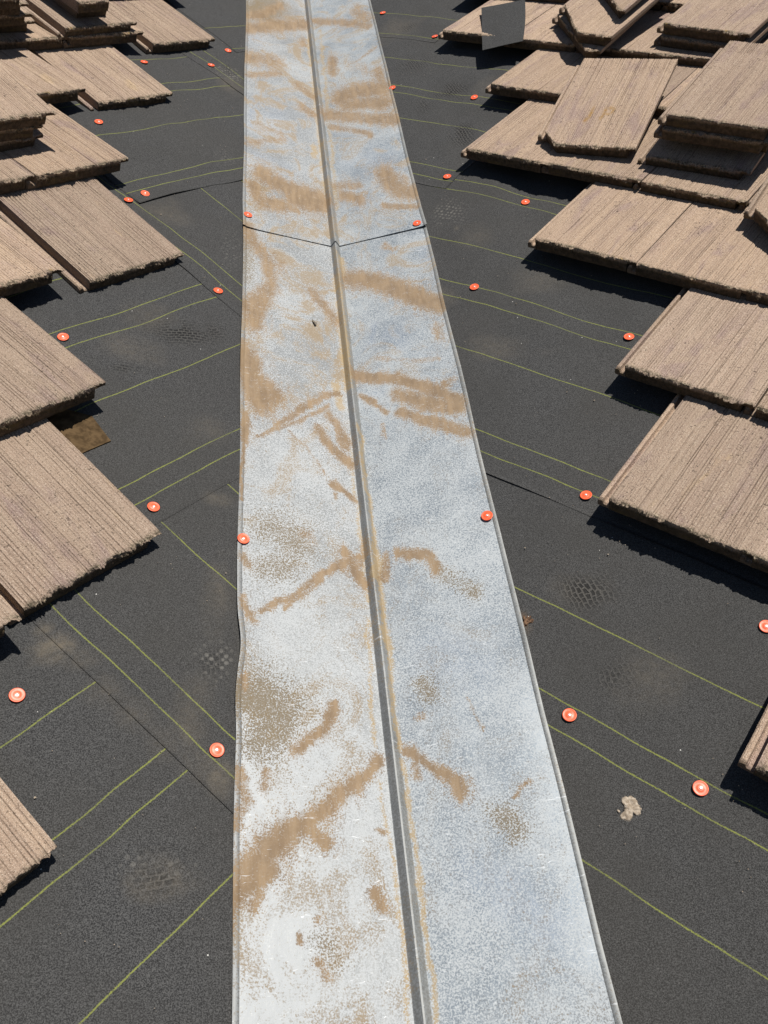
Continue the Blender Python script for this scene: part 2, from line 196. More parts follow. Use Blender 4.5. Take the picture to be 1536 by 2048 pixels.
def mat_tile(name):
    k = NT(name); o = k.tc('Object'); oi = k.n('ShaderNodeObjectInfo')
    rnd = oi.outputs['Random']; off = k.n('ShaderNodeCombineXYZ')
    k.l(k.math('MULTIPLY', rnd, 37.0), off.inputs[0]); k.l(k.math('MULTIPLY', rnd, 11.0), off.inputs[1])
    p = k.vmath('ADD', o, off.outputs[0])
    streak = k.noise(k.map(p, (330, 9, 60)), 1, 3, .6); wide = k.noise(k.map(p, (26, 2.2, 8)), 1, 3, .6)
    patch = k.noise(k.map(p, (16, 5, 8)), 1, 4, .6, .5)
    grain = k.noise(p, 620, 2, .7); grain2 = k.noise(p, 260, 3, .7)
    tanA = k.mix(rnd, (.425, .310, .222), (.37, .282, .216))
    col = k.mix(k.ss(wide, .3, .75, 0, .6), tanA, (.31, .222, .174))
    col = k.mix(k.ss(patch, .52, .70, 0, .7), col, (.255, .18, .168))
    col = k.mix(k.ss(patch, .38, .22, 0, .6), col, (.52, .38, .23))
    col = k.mix(k.ss(streak, .57, .72, 0, .25), col, (.20, .145, .105))
    col = k.mix(k.ss(grain, .53, .66, 0, .75), col, (.70, .59, .48))
    col = k.mix(k.ss(grain2, .43, .35, 0, .75), col, (.13, .095, .07))
    spots = k.math('MULTIPLY', k.ss(k.noise(p, 150, 2, .6), .62, .68), k.ss(k.noise(p, 14, 2, .5), .46, .60))
    col = k.mix(k.math('MULTIPLY', spots, .75), col, (.06, .045, .035))
    # moss and dirt at the nose, lichen crumbs; smooth brown face below, its shade painted into the colour
    val = k.n('ShaderNodeHueSaturation'); k.l(col, val.inputs['Color']); k.l(k.math('ADD', .84, k.math('MULTIPLY', k.math('FRACT', k.math('MULTIPLY', rnd, 7.3)), .26)), val.inputs['Value']); val.inputs['Saturation'].default_value = 1.05
    col = val.outputs[0]
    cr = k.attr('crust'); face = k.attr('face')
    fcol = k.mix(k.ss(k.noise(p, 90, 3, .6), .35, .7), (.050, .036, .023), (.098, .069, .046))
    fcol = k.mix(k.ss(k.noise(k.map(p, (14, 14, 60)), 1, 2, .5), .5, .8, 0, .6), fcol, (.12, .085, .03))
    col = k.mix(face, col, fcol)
    crn = k.noise(p, 210, 3, .7); crc = k.mix(k.ss(crn, .48, .66), (.045, .04, .022), (.46, .38, .27))
    crc = k.mix(k.ss(k.noise(p, 24, 2, .5), .64, .72, 0, .7), crc, (.30, .19, .03))
    col = k.mix(k.math('MULTIPLY', cr, k.ss(k.noise(p, 70, 3, .6), .35, .60), clamp=True), col, crc)
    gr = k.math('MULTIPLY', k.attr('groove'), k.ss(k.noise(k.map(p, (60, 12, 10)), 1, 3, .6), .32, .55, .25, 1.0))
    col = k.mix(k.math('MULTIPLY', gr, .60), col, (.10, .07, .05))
    paint = k.attr('paint')
    col = k.mix(k.math('MULTIPLY', paint, k.ss(grain2, .35, .6), clamp=True), col, (.33, .19, .055))
    h = k.math('ADD', k.math('MULTIPLY', streak, .8), k.math('ADD', k.math('MULTIPLY', grain, .5), k.math('MULTIPLY', grain2, .9)))
    h = k.math('ADD', h, k.math('MULTIPLY', k.math('MULTIPLY', cr, crn), 2.0))
    return k.fin(col, .93, 0, k.bump(h, .0034, 1.0), .25)

def mat_metal(name, dull=0.0, hem=False):
    k = NT(name); o = k.tc('Object')
    uvn = k.n('ShaderNodeUVMap'); uvn.uv_map = 'UVMap'; u = uvn.outputs[0]
    sp = k.noise(u, 330, 3, .65, .6); sp2 = k.noise(u, 120, 4, .7, .8); big = k.noise(u, 4, 3, .6); med = k.noise(u, 16, 4, .65)
    brush = k.noise(k.map(u, (18, 700, 1)), 1, 2, .6)
    spm = k.math('ADD', sp, k.math('MULTIPLY', k.math('SUBTRACT', big, .5), .30))
    spm = k.math('ADD', spm, k.math('MULTIPLY', k.math('SUBTRACT', sp2, .5), .28))
    lf = k.attr('s_l')  # left half mask, splits the painted reflection tones
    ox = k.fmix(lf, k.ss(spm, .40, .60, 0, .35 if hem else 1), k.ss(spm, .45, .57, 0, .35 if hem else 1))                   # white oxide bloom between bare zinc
    gap = k.math('SUBTRACT', .5, spm)                                 # dust gathers between the oxide specks first
    zinc = k.mix(k.ss(med, .35, .7), (.150, .180, .212), (.215, .242, .268))
    if hem: zinc = k.mix(k.ss(med, .35, .7), (.17, .175, .17), (.23, .23, .22))
    zinc = k.mix(k.math('MULTIPLY', lf, .8), zinc, (.188, .194, .195))  # left neutral, right bluish: reflected sun and sky painted into the colour
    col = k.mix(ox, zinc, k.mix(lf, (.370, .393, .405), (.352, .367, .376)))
    bl = k.math('MULTIPLY', k.attr('s_b'), k.ss(med, .3, .65, .5, 1.2), clamp=True)
    col = k.mix(k.math('MULTIPLY', k.math('MULTIPLY', bl, k.ss(spm, .62, .42, .25, 1.0)), .62), col, (.13, .18, .27))
    wn = k.noise(u, 90, 4, .7); streaky = k.noise(k.map(u, (60, 9, 1)), 1, 3, .6)
    veil = k.noise(k.map(u, (1, .8, 1)), 7, 6, .72, 1.6)
    fd = k.math('ADD', k.math('MULTIPLY', k.ss(veil, .40, .68), k.attr('s_f')), k.math('MULTIPLY', gap, 2.2))
    film = k.math('MULTIPLY', k.ss(fd, .22, .90), .78)
    col = k.mix(film, col, (.25, .185, .108))
    wm = k.ss(k.math('ADD', k.attr('s_w'), k.math('ADD', k.math('MULTIPLY', gap, 1.6), k.math('SUBTRACT', wn, .5))), .30, .80)
    wm = k.math('MULTIPLY', wm, k.ss(k.attr('s_w'), .03, .25))
    col = k.mix(k.math('MULTIPLY', wm, .72), col, (.33, .235, .11))
    ol = k.math('ADD', k.attr('s_o'), k.math('ADD', k.math('MULTIPLY', gap, 3.2), k.math('MULTIPLY', k.math('SUBTRACT', med, .5), 1.0)))
    olm = k.math('MULTIPLY', k.ss(ol, .34, .62), k.ss(k.attr('s_o'), .02, .2))
    col = k.mix(k.math('MULTIPLY', olm, .80), col, (.150, .112, .062))
    soft = k.math('MULTIPLY', k.ss(k.math('ADD', k.attr('s_m'), k.math('MULTIPLY', k.math('SUBTRACT', k.noise(u, 30, 4, .6), .5), 1.0)), .12, .95), k.ss(k.attr('s_m'), .02, .3))
    col = k.mix(k.math('MULTIPLY', soft, .58), col, (.235, .168, .098))
    md = k.math('ADD', k.attr('s_m'), k.math('MULTIPLY', k.math('SUBTRACT', wn, .5), 1.3))
    md = k.math('ADD', md, k.math('MULTIPLY', k.math('SUBTRACT', streaky, .5), 1.0))
    md = k.math('ADD', md, k.math('MULTIPLY', gap, 2.6))
    md = k.math('ADD', md, k.math('MULTIPLY', k.math('SUBTRACT', med, .5), 1.0))
    mm = k.math('MULTIPLY', k.ss(md, .22, .70), k.ss(k.attr('s_m'), .02, .22))
    mudc = k.mix(k.ss(streaky, .3, .7), (.172, .112, .060), (.262, .182, .105))
    mudc = k.mix(k.ss(med, .45, .75, 0, .5), mudc, (.12, .076, .04))
    col = k.mix(k.math('MULTIPLY', mm, .86), col, mudc)
    scr = k.ss(k.noise(k.map(u, (9, 60, 1)), 3, 2, .5, 2.5), .70, .715, 0, .5)
    col = k.mix(scr, col, (.6, .62, .64))
    dirt = k.math('MAXIMUM', k.math('MAXIMUM', k.math('MAXIMUM', mm, k.math('MULTIPLY', soft, .7)), film), k.math('MAXIMUM', k.math('MULTIPLY', olm, .85), k.math('MULTIPLY', wm, .6)))
    metal = k.math('MULTIPLY', k.math('SUBTRACT', 1.0, dirt), k.fmix(ox, .45, .10))
    rough = k.fmix(dirt, k.fmix(ox, .50, .68), .88)
    if dull: rough = k.math('MULTIPLY', rough, dull)
    h = k.math('ADD', k.math('MULTIPLY', sp, .35), k.math('MULTIPLY', brush, .15))
    h2 = k.noise(u, 14, 3, .6)
    n1 = k.bump(h2, .004, .5); n2 = k.bump(h, .0006, .5, n1)
    return k.fin(col, rough, metal, n2, .5)

def mat_simple(name, col, rough=.6, metal=0, col2=None, scale=200, bd=.0005, spec=.5):
    k = NT(name); o = k.tc('Object'); n = k.noise(o, scale, 3, .6)
    c = k.mix(k.ss(n, .35, .65), col, col2 or col)
    return k.fin(c, rough, metal, k.bump(n, bd, .6), spec)

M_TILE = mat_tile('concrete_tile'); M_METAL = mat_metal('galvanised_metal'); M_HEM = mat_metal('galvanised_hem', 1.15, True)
M_CAP = mat_simple('orange_cap', (.72, .085, .025), .42, 0, (.80, .12, .04), 300, .0002)
M_NAIL = mat_simple('nail_steel', (.70, .70, .68), .35, .6, (.5, .5, .5), 500, .0002)
M_MORTAR = mat_simple('mortar', (.40, .34, .27), .95, 0, (.24, .19, .14), 160, .003, .2)
M_BROWN = mat_simple('brown_board', (.045, .027, .011), .9, 0, (.095, .060, .028), 60, .001, .2)
M_LEAF = mat_simple('dry_leaf', (.06, .045, .03), .8, 0, (.22, .19, .15), 300, .001)
M_DIRT = mat_simple('dirt', (.05, .03, .02), .95, 0, (.17, .10, .06), 260, .002, .2)

# ---------------------------------------------------------------- underlayment sheets
def across(side_type, t, w_):   # metres across the roll, metres along it
    if side_type == 'L': return t * CT - w_ * ST, w_ * CT + t * ST
    return t * CT + w_ * ST, w_ * CT - t * ST
def inv(side_type, c, a):
    if side_type == 'L': return c * CT + a * ST, -c * ST + a * CT
    return c * CT - a * ST, c * ST + a * CT
def wrinkle(side, t, w_):
    aw = np.abs(w_); k = np.clip((aw - .22) / .18, 0, 1)
    amp = .35 + .65 * np.clip((t - 1.2) / 1.6, 0, 1)
    n = fbm(t * 2.6 + 40 * (side + 1), w_ * 4.2 + 9, 3) * .012 + np.abs(vn(t * 5 + side * 7, w_ * 3.1)) * .005
    return (np.clip(n, -.004, .008) + .003) * amp * k * 1.6
SHEETS = {  # side: [(type, c0, c1, a0, a1, lines, lift, label)]
 -1: [('L', .36, 1.42, -2.6, 1.2, [.779, .954, 1.007, 1.18, .43], 0, 'lowest black felt sheet at the bottom left, crossed by three pairs of green lines'),
      ('R', .450, 1.46, -2.4, .0, [.495, .547, .779, .962, 1.30], .001, 'black felt sheet running diagonally under the small lone left tile, dusty along its cut edge'),
      ('L', 1.395, 2.42, -2.2, 1.7, [1.460, 1.511, 1.740, 1.915, 1.972, 2.14, 2.33], 0, 'wide black felt sheet in the middle left with a straight seam above the diagonal sheet'),
      ('R', 1.425, 2.45, -3.2, -.3, [1.478, 1.530, 1.768, 1.94], .002, 'black felt sheet with a diagonal cut edge beside the lapped metal joint on the left'),
      ('L', 2.345, 3.40, 1.385, 2.6, [2.403, 2.452, 2.684, 2.866, 2.918, 3.091], .004, 'black felt sheet with a wavy lifted lower edge and cut corner, upper left'),
      ('R', 2.396, 3.4, -3.8, -1.0, [2.441, 2.500, 2.74], .001, 'narrow visible diagonal black felt strip with a boot print at the upper left'),
      ('L', 3.084, 4.1, 2.44, 3.6, [3.108, 3.272], .001, 'topmost black felt sheet left of the metal, its corner by an orange cap')],
 1: [('R', .36, 1.41, -1.6, 2.4, [.762, .933, .986, 1.157, .43], 0, 'lowest black felt sheet at the bottom right under the mortar lump'),
     ('R', 1.386, 2.42, -2.2, 2.2, [1.439, 1.492, 1.722, 1.892, 1.948, 2.108, 2.34, 2.39], .002, 'wide black felt sheet on the right slope whose seam runs into the lowest full tile'),
     ('R', 2.338, 3.36, -3.2, -1.664, [2.378, 2.436, 2.678, 2.828, 2.876, 3.062], .001, 'black felt sheet with a square cut corner beside an orange cap on the right'),
     ('R', 3.212, 4.2, -3.9, -2.318, [3.241, 3.412], .001, 'topmost black felt sheet on the right slope with its corner under the tile lip')]}
TH_S = .0009
def marks(side, t, w_):
    out = {k: np.zeros(t.shape) for k in ('dust', 'rust', 'tread', 'lug')}
    nm = {'d': 'dust', 'r': 'rust', 'k': 'tread', 'l': 'lug'}
    for k, i, sd, ct, cw, rw, rt in DATA['DUST']:
        if sd != side: continue
        d = np.sqrt(((t - ct) / rt) ** 2 + ((w_ - cw) / rw) ** 2)
        d = d * (1 + .7 * fbm(t * 14 + ct * 9, w_ * 14, 3))
        a = out[nm[k]]; np.maximum(a, i * np.clip(1.25 - d, 0, 1), out=a)
    return out
for side in (-1, 1):
    # base roof surface
    tt = np.arange(-1.4, 8.2, .04); ww = np.arange(0, 4.4, .04) * side
    T_, W_ = np.meshgrid(tt, ww, indexing='ij')
    V = P_tw(side, T_, W_, wrinkle(side, T_, W_) * .9).reshape(-1, 3)
    c_, a_ = across('L' if side < 0 else 'R', T_, W_)
    me = mesh_np('roof_slope', V, grid_faces(len(tt), len(ww), 0, side < 0), mat_felt('black_felt_base', [4.3, 4.5, 5.3, 5.5]), True, np.stack([a_, c_], -1).reshape(-1, 2), marks(side, T_, W_))
    tag(link(bpy.data.objects.new('roof_slope', me)), kind='structure')
    for n_, (ty, c0, c1, a0, a1, lines, lift, lab) in enumerate(SHEETS[side]):
        st = .009
        a = np.linspace(a0, a1, int((a1 - a0) / st)); c = c0 + (np.linspace(0, 1, int((c1 - c0) / st)) * (c1 - c0))
        A, Cc = np.meshgrid(a, c, indexing='ij'); T_, W_ = inv(ty, Cc, A)
        lev = np.ones(T_.shape)
        for m_ in range(n_):
            ty2, d0, d1, b0, b1 = SHEETS[side][m_][:5]; cc, aa = across(ty2, T_, W_)
            sm = lambda x: np.clip(x / .012 + .5, 0, 1)
            lev += sm(cc - d0) * sm(d1 - cc) * sm(aa - b0) * sm(b1 - aa)
        h = wrinkle(side, T_, W_) + lev * TH_S
        e = np.clip(1 - (Cc - c0) / .05, 0, 1) ** 2
        h += e * lift * (.35 + np.clip(vn(A * 6 + n_ * 7, A * 0 + n_) * 2.2, -.3, 1.2))
        inside = (W_ * side > .0) & (W_ * side < 4.2) & (T_ > -1.3)
        V = P_tw(side, T_, W_, h); Vb = P_tw(side, T_, W_, h - TH_S * .9)
        na, nc = T_.shape; nn = na * nc
        flip = (np.cross(V[1, 0] - V[0, 0], V[0, 1] - V[0, 0]) @ N[side]) > 0
        F = grid_faces(na, nc, 0, flip); ok = inside.ravel()[F].all(1); F = F[ok]
        # cut edge thickness along the visible borders
        I = np.arange(na * nc).reshape(na, nc)
        def skirt(line):
            q = np.stack([line[:-1], line[1:], line[1:] + nn, line[:-1] + nn], 1); return q[inside.ravel()[line[:-1]] & inside.ravel()[line[1:]]]
        F = np.concatenate([F, skirt(I[:, 0]), skirt(I[0, :]), skirt(I[-1, :])])
        VV = np.concatenate([V.reshape(-1, 3), Vb.reshape(-1, 3)]); UVs = np.stack([A, Cc], -1).reshape(-1, 2)
        mk = {kk: np.tile(vv.ravel(), 2) for kk, vv in marks(side, T_, W_).items()}
        used = np.unique(F); rm = np.full(len(VV), -1); rm[used] = np.arange(len(used))
        me = mesh_np('underlayment_sheet', VV[used], rm[F], mat_felt('black_felt', lines), True, np.tile(UVs, (2, 1))[used], {kk: vv[used] for kk, vv in mk.items()})
        tag(link(bpy.data.objects.new('underlayment_sheet', me)), lab, 'underlayment', 'overlapping black felt sheets on the roof')

# ---------------------------------------------------------------- valley flashing
LAP = 2.657
def stains(t, w_):
    out = {k: np.zeros(t.shape) for k in 'mowb'}
    # wander the coordinates so that edges are never straight
    tj = t + .012 * fbm(t * 22, w_ * 22, 3) + .004 * fbm(t * 90, w_ * 90, 2); wj = w_ + .010 * fbm(t * 20 + 50, w_ * 20 + 9, 3) + .004 * fbm(t * 80 + 5, w_ * 80, 2)
    for k, inten, rw, rt, pts in DATA['STAINS']:
        rw = rw * 1.22; rt = rt * 1.22
        a = out[k]; P = np.array(pts) / np.array([rt, rw])
        lo = np.array(pts).min(0) - np.array([rt, rw]) * 4 - .02; hi = np.array(pts).max(0) + np.array([rt, rw]) * 4 + .02
        r0, r1 = np.searchsorted(t[:, 0], (lo[0], hi[0])); c0, c1 = np.searchsorted(w_[0], (lo[1], hi[1]))
        if r1 <= r0 or c1 <= c0: continue
        X = tj[r0:r1, c0:c1] / rt; Y = wj[r0:r1, c0:c1] / rw; best = np.full(X.shape, 9.)
        for (x0, y0), (x1, y1) in zip(P[:-1], P[1:]):
            dx, dy = x1 - x0, y1 - y0; L2 = dx * dx + dy * dy + 1e-9
            s_ = np.clip(((X - x0) * dx + (Y - y0) * dy) / L2, 0, 1)
            best = np.minimum(best, np.hypot(X - x0 - s_ * dx, Y - y0 - s_ * dy))
        v = inten * (.58 * np.clip((1.5 - best) / 1.1, 0, 1) + .42 * np.exp(-(best / 2.3) ** 2))
        sub = a[r0:r1, c0:c1]; np.maximum(sub, v, out=sub)
    return out
def flashing(t0, t1, lift, upper, label):
    tt = np.arange(t0, t1, .0035)
    cols = {}
    flatL = np.linspace(-.2785, -.0165, 80); cols['panel_l'] = (flatL, None)
    root = None
    def height(w_, t, hem=0):
        aw = np.abs(w_); h = np.full(np.broadcast(w_, t).shape, .0075 + lift)
        h = h + (.0016 * fbm(t * 3.0 + w_ * 0, w_ * 5 + (3 if upper else 40), 2) + .0005 * fbm(t * 11, w_ * 14 + (70 if upper else 0), 2)) * np.clip((aw - .016) / .04, 0, 1)
        # lift and ripple along the free edges
        h = h + .006 * np.clip((aw - .22) / .07, 0, 1) ** 2 * np.clip(vn(t * 4.2 + (8 if upper else 2), np.sign(w_) * 5 + 0 * t) * 2, -.5, 1)
        if upper: h = h + .0023 * np.exp(-((t - t0) / .03)) * (1 + .5 * vn(w_ * 14, t * 0 + 3))
        return h
    def edge_w(sgn, t):
        o = .0044 * vn(t * 3.5, sgn * 3.0)
        if not upper: o = o - (sgn < 0) * (.006 * np.exp(-((t - 1.215) / .05) ** 2) - .003 * np.exp(-((t - 1.10) / .05) ** 2))
        return sgn * o
    pieces = []
    def build(name, ws, hs, hem_sgn=0, mat=M_METAL):
        T_, W0 = np.meshgrid(tt, ws, indexing='ij'); H = np.broadcast_to(hs, T_.shape) + height(W0, T_)
        k = np.clip((np.abs(W0) - .20) / .08, 0, 1); W_ = W0 + edge_w(np.where(W0 < 0, -1, 1), T_) * k
        # both slopes meet at the rib
        NB = (N[-1] + N[1]) / np.linalg.norm(N[-1] + N[1]); V = T_[..., None] * VD + np.where((W_ < 0)[..., None], W_[..., None] * PD[-1], W_[..., None] * PD[1]) + H[..., None] * NB
        ncol = len(ws); st = stains(T_, W0)
        F = grid_faces(len(tt), ncol, 0, True)
        nn = T_.size; low = V.reshape(-1, 3)[:ncol] - np.array([0, 0, .0011]); end = np.arange(ncol)
        VV = np.concatenate([V.reshape(-1, 3), low]); q = np.stack([end[:-1], end[1:], nn + end[1:], nn + end[:-1]], 1)
        F = np.concatenate([F, q]); pad = lambda a: np.concatenate([a.ravel(), a[0].ravel()])
        film = np.clip(.36 + .50 * np.clip((T_ - 1.7) / .8, 0, 1) + .30 * (W0 < 0), 0, 1.05)
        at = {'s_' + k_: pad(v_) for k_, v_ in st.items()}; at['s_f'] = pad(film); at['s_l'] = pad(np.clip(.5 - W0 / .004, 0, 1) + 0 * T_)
        uv = np.stack([pad(W0), pad(T_)], -1)
        me = mesh_np(name, VV, F, mat, True, uv, at); me.set_sharp_from_angle(angle=math.radians(35))
        o = bpy.data.objects.new(name, me); pieces.append(o); return o
    for sgn in (-1, 1):
        ws = np.linspace(.0146, .2785, 84) * sgn
        if sgn < 0: ws = ws[::-1]
        build('panel', ws, 0)
    rib_w = np.array([-.0146, -.0136, -.0126, -.0062, -.0026, -.0016, 1e-6, .0016, .0026, .0062, .0126, .0136, .0146])
    rib_h = np.array([0, .0006, .0020, .0130, .0188, .0198, .0201, .0198, .0188, .0130, .0020, .0006, 0])
    build('center_rib', rib_w, rib_h, mat=M_HEM)
    for sgn in (-1, 1):
        ws = np.array([.2785, .2786, .2796, .2815, .286, .2885, .2892, .2886]) * sgn
        hs = np.array([0, -.0008, .0004, .0018, .0022, .0016, -.001, -.0045])
        if sgn < 0: ws = ws[::-1]; hs = hs[::-1]
        build('edge_hem', ws, hs, mat=M_HEM)
    root = bpy.data.objects.new('valley_flashing', None); link(root); root.location = P_tw(1, (t0 + t1) / 2, 0, 0)
    root.empty_display_size = .1
    tag(root, label, 'flashing', 'galvanised valley flashings down the valley')
    for o in pieces:
        link(o, root); o.matrix_parent_inverse = Matrix.Translation(-root.location)
flashing(-.9, LAP + .16, 0, False, 'lower length of galvanised valley metal, mud stained, tucked under the other piece')
flashing(LAP, 6.6, .0016, True, 'upper length of galvanised valley metal lapped over the lower piece')

# ---------------------------------------------------------------- roof tiles
TT = .036
def tile_mesh(seed, W=.2990, L=.42, cut=None, halfw=False, paint=False, over=True):
    rs = np.random.RandomState(seed); sx = seed * 17.3
    nx = int(W / .00125); x = np.linspace(0, W, nx)
    rel = np.concatenate([[0, .0012, .0026, .0045, .007, .010, .014, .019], np.linspace(.026, L, 46)])
    ys = np.zeros(nx)
    if cut: ys = np.clip((cut[0] - x) / cut[0], 0, 1) * cut[1]
    e = .0020 * fbm(x * 50 + sx, x * 0 + 1.5, 4) + .0022 * fbm(x * 260 + sx, x * 0 + 4, 2)
    bite = np.clip(fbm(x * 45 + sx, x * 0 + 9, 3) - .28, 0, 1)
    X, Rl = np.meshgrid(x, rel, indexing='ij')
    Yb = ys[:, None] + (L - ys[:, None]) * Rl / L
    g = np.zeros(nx)
    n_g = int(W / .0062)
    for i in range(n_g):
        c = (i + .5) * W / n_g + rs.uniform(-.0018, .0018); d = rs.choice([.0009, .0014, .0019, .0026], p=[.3, .35, .25, .10]); wd = rs.uniform(.0007, .0010)
        g -= d * np.exp(-((x - c) / wd) ** 2)
    g += .0006 * fbm(x * 120 + sx, x * 0 + 3, 2)
    vary = .75 + .6 * fbm(X * 40 + sx, Rl * 7, 2)
    Z = TT + g[:, None] * vary + .0006 * fbm(X * 300 + sx, Rl * 260, 2) + .0012 * fbm(X * 12 + sx, Rl * 9, 2)
    hd = np.clip((Rl - (L - .058)) / .008, 0, 1); Z += hd * (g[:, None] * 1.1 + .0014)
    nose = np.exp(-Rl / .005); nose2 = np.exp(-Rl / .016)
    Z -= np.exp(-Rl / .002) * (.0006 + .0026 * np.abs(fbm(X * 110 + sx, Rl * 100, 3))) + nose2 * bite[:, None] * .012
    Y = Yb + nose * (e + bite * .022)[:, None]
    # nose face
    K = 12; kk = np.linspace(0, 1, K + 1)[1:]
    zb = np.zeros(nx)
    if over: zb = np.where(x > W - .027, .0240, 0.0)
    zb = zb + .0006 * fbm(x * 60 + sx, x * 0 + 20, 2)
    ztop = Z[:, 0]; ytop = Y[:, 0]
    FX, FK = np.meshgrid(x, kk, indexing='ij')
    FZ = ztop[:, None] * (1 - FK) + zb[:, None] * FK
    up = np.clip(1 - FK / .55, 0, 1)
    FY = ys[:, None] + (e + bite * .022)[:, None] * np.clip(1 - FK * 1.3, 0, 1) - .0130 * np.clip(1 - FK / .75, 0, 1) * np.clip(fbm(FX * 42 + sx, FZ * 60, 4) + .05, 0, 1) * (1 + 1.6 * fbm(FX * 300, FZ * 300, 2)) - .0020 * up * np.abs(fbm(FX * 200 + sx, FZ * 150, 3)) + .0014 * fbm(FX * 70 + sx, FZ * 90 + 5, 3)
    FY += .0025 * FK ** 3
    Vt = np.stack([X, Y, Z], -1).reshape(-1, 3); Vf = np.stack([FX, FY, FZ], -1).reshape(-1, 3)
    ny = len(rel); F = [grid_faces(nx, ny, 0, True)]
    off = nx * ny
    F.append(grid_faces(nx, K, off, False))
    a = np.arange(nx) * ny; b = off + np.arange(nx) * K
    F.append(np.stack([a[:-1], a[1:], b[1:], b[:-1]], 1))
    # underside: nose-bottom row to tail-bottom row
    Vh = np.stack([x, np.full(nx, L), zb], -1); offh = off + nx * K; nb = off + np.arange(nx) * K + K - 1; h = offh + np.arange(nx)
    F.append(np.stack([nb[:-1], nb[1:], h[1:], h[:-1]], 1))
    tl = np.arange(nx) * ny + ny - 1; F.append(np.stack([tl[1:], tl[:-1], h[:-1], h[1:]], 1))
    # sides
    V = np.concatenate([Vt, Vf, Vh]); tot = len(V); add = []
    for col, fl in ((0, False), (nx - 1, True)):
        top = col * ny + np.arange(ny); yy = V[top, 1]; zb_ = zb[col]
        bot = np.stack([np.full(ny, x[col]) + (.001 if col == 0 else -.001) , yy, np.full(ny, zb_)], -1)
        idx = tot + np.arange(ny); tot += ny; add.append(bot)
        q = np.stack([top[:-1], top[1:], idx[1:], idx[:-1]], 1); F.append(q[:, ::-1] if fl else q)
    V = np.concatenate([V] + add); F = np.concatenate(F)
    crust = np.zeros(len(V)); face = np.zeros(len(V))
    crust[:nx * ny] = np.clip(1 - Rl / .012, 0, 1).ravel() * .9
    crust[off:off + nx * K] = np.clip(1.1 - FK / .38, 0, 1).ravel() * (.35 + .8 * (fbm(FX * 26 + sx, FX * 0, 2) + .3)).ravel()
    face[off:] = 1; face[off:off + nx * K] = np.clip(FK * 3, 0, 1).ravel()  # nose face and underside take the shade-darkened colour
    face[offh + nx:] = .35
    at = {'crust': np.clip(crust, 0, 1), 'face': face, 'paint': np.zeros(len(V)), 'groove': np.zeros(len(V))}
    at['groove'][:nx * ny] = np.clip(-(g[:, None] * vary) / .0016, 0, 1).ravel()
    if paint:      # faded ochre marks
        px, py = V[:, 0], V[:, 1]; m = np.zeros(len(V))
        for (cx, cy, rx, ry) in ((.115, .150, .006, .032), (.155, .155, .006, .026), (.168, .178, .012, .006), (.178, .165, .006, .014), (.166, .148, .010, .005), (.108, .118, .008, .012), (.152, .130, .007, .008)):
            m = np.maximum(m, np.clip(1.4 - np.hypot((px - cx) / rx, (py - cy) / ry), 0, 1))
        at['paint'] = m * (face < .1)
    return mesh_np('roof_tile', V, F, M_TILE, False, None, at)
def lip_mesh(seed, L=.42, y0=.0, x0=-.026):
    ny = 60; y = np.linspace(y0 + .002, L - .006, ny); prof = np.array([(.0010, .001), (0, .008), (0.0004, .0165), (.003, .0198), (.0065, .0208), (.0108, .0200), (.0126, .0125), (.0145, .0095), (.0285, .0095), (.0290, .001)])
    V = []
    for i, yy in enumerate(y):
        j = .0007 * float(fbm(yy * 60 + seed * 5, 2.2, 3)); s_ = 1 if 0 < i < ny - 1 else .8
        for (px, pz) in prof: V.append((x0 + px + j, yy + (.002 * float(vn(px * 500 + seed, 1)) if i == 0 else 0), pz * s_ + j * .6))
    m = len(prof); F = [tuple((i * m + k, i * m + (k + 1) % m, (i + 1) * m + (k + 1) % m, (i + 1) * m + k)) for i in range(ny - 1) for k in range(m)]
    for base in (0, (ny - 1) * m):
        for k in range(1, m - 1, 2):
            F.append((base, base + k, base + k + 1, base + min(k + 2, m - 1)))
    n = len(V)
    me = mesh_np('side_lip', V, F, M_TILE, False, None, {'crust': np.zeros(n), 'face': (np.arange(n) < m) * .8, 'paint': np.zeros(n), 'groove': np.zeros(n)})  # front end of the lip takes the shade-darkened face colour too
    return me
VAR = [tile_mesh(i + 1) for i in range(7)]; LIPS = [lip_mesh(i) for i in range(3)]
SPEC = {'cutA': tile_mesh(21, cut=(.055, .058), paint=True), 'cutB': tile_mesh(22, cut=(.165, .165)), 'cutC': tile_mesh(23, cut=(.28, .24)), 'cutD': tile_mesh(25, cut=(.24, .20)), 'half': tile_mesh(24, W=.125, over=False)}
LIPCUT = {'cutA': lip_mesh(5, y0=.052), 'cutB': lip_mesh(6, y0=.163), 'cutC': lip_mesh(7, y0=.238), 'cutD': lip_mesh(8, y0=.198)}
_k = [0]
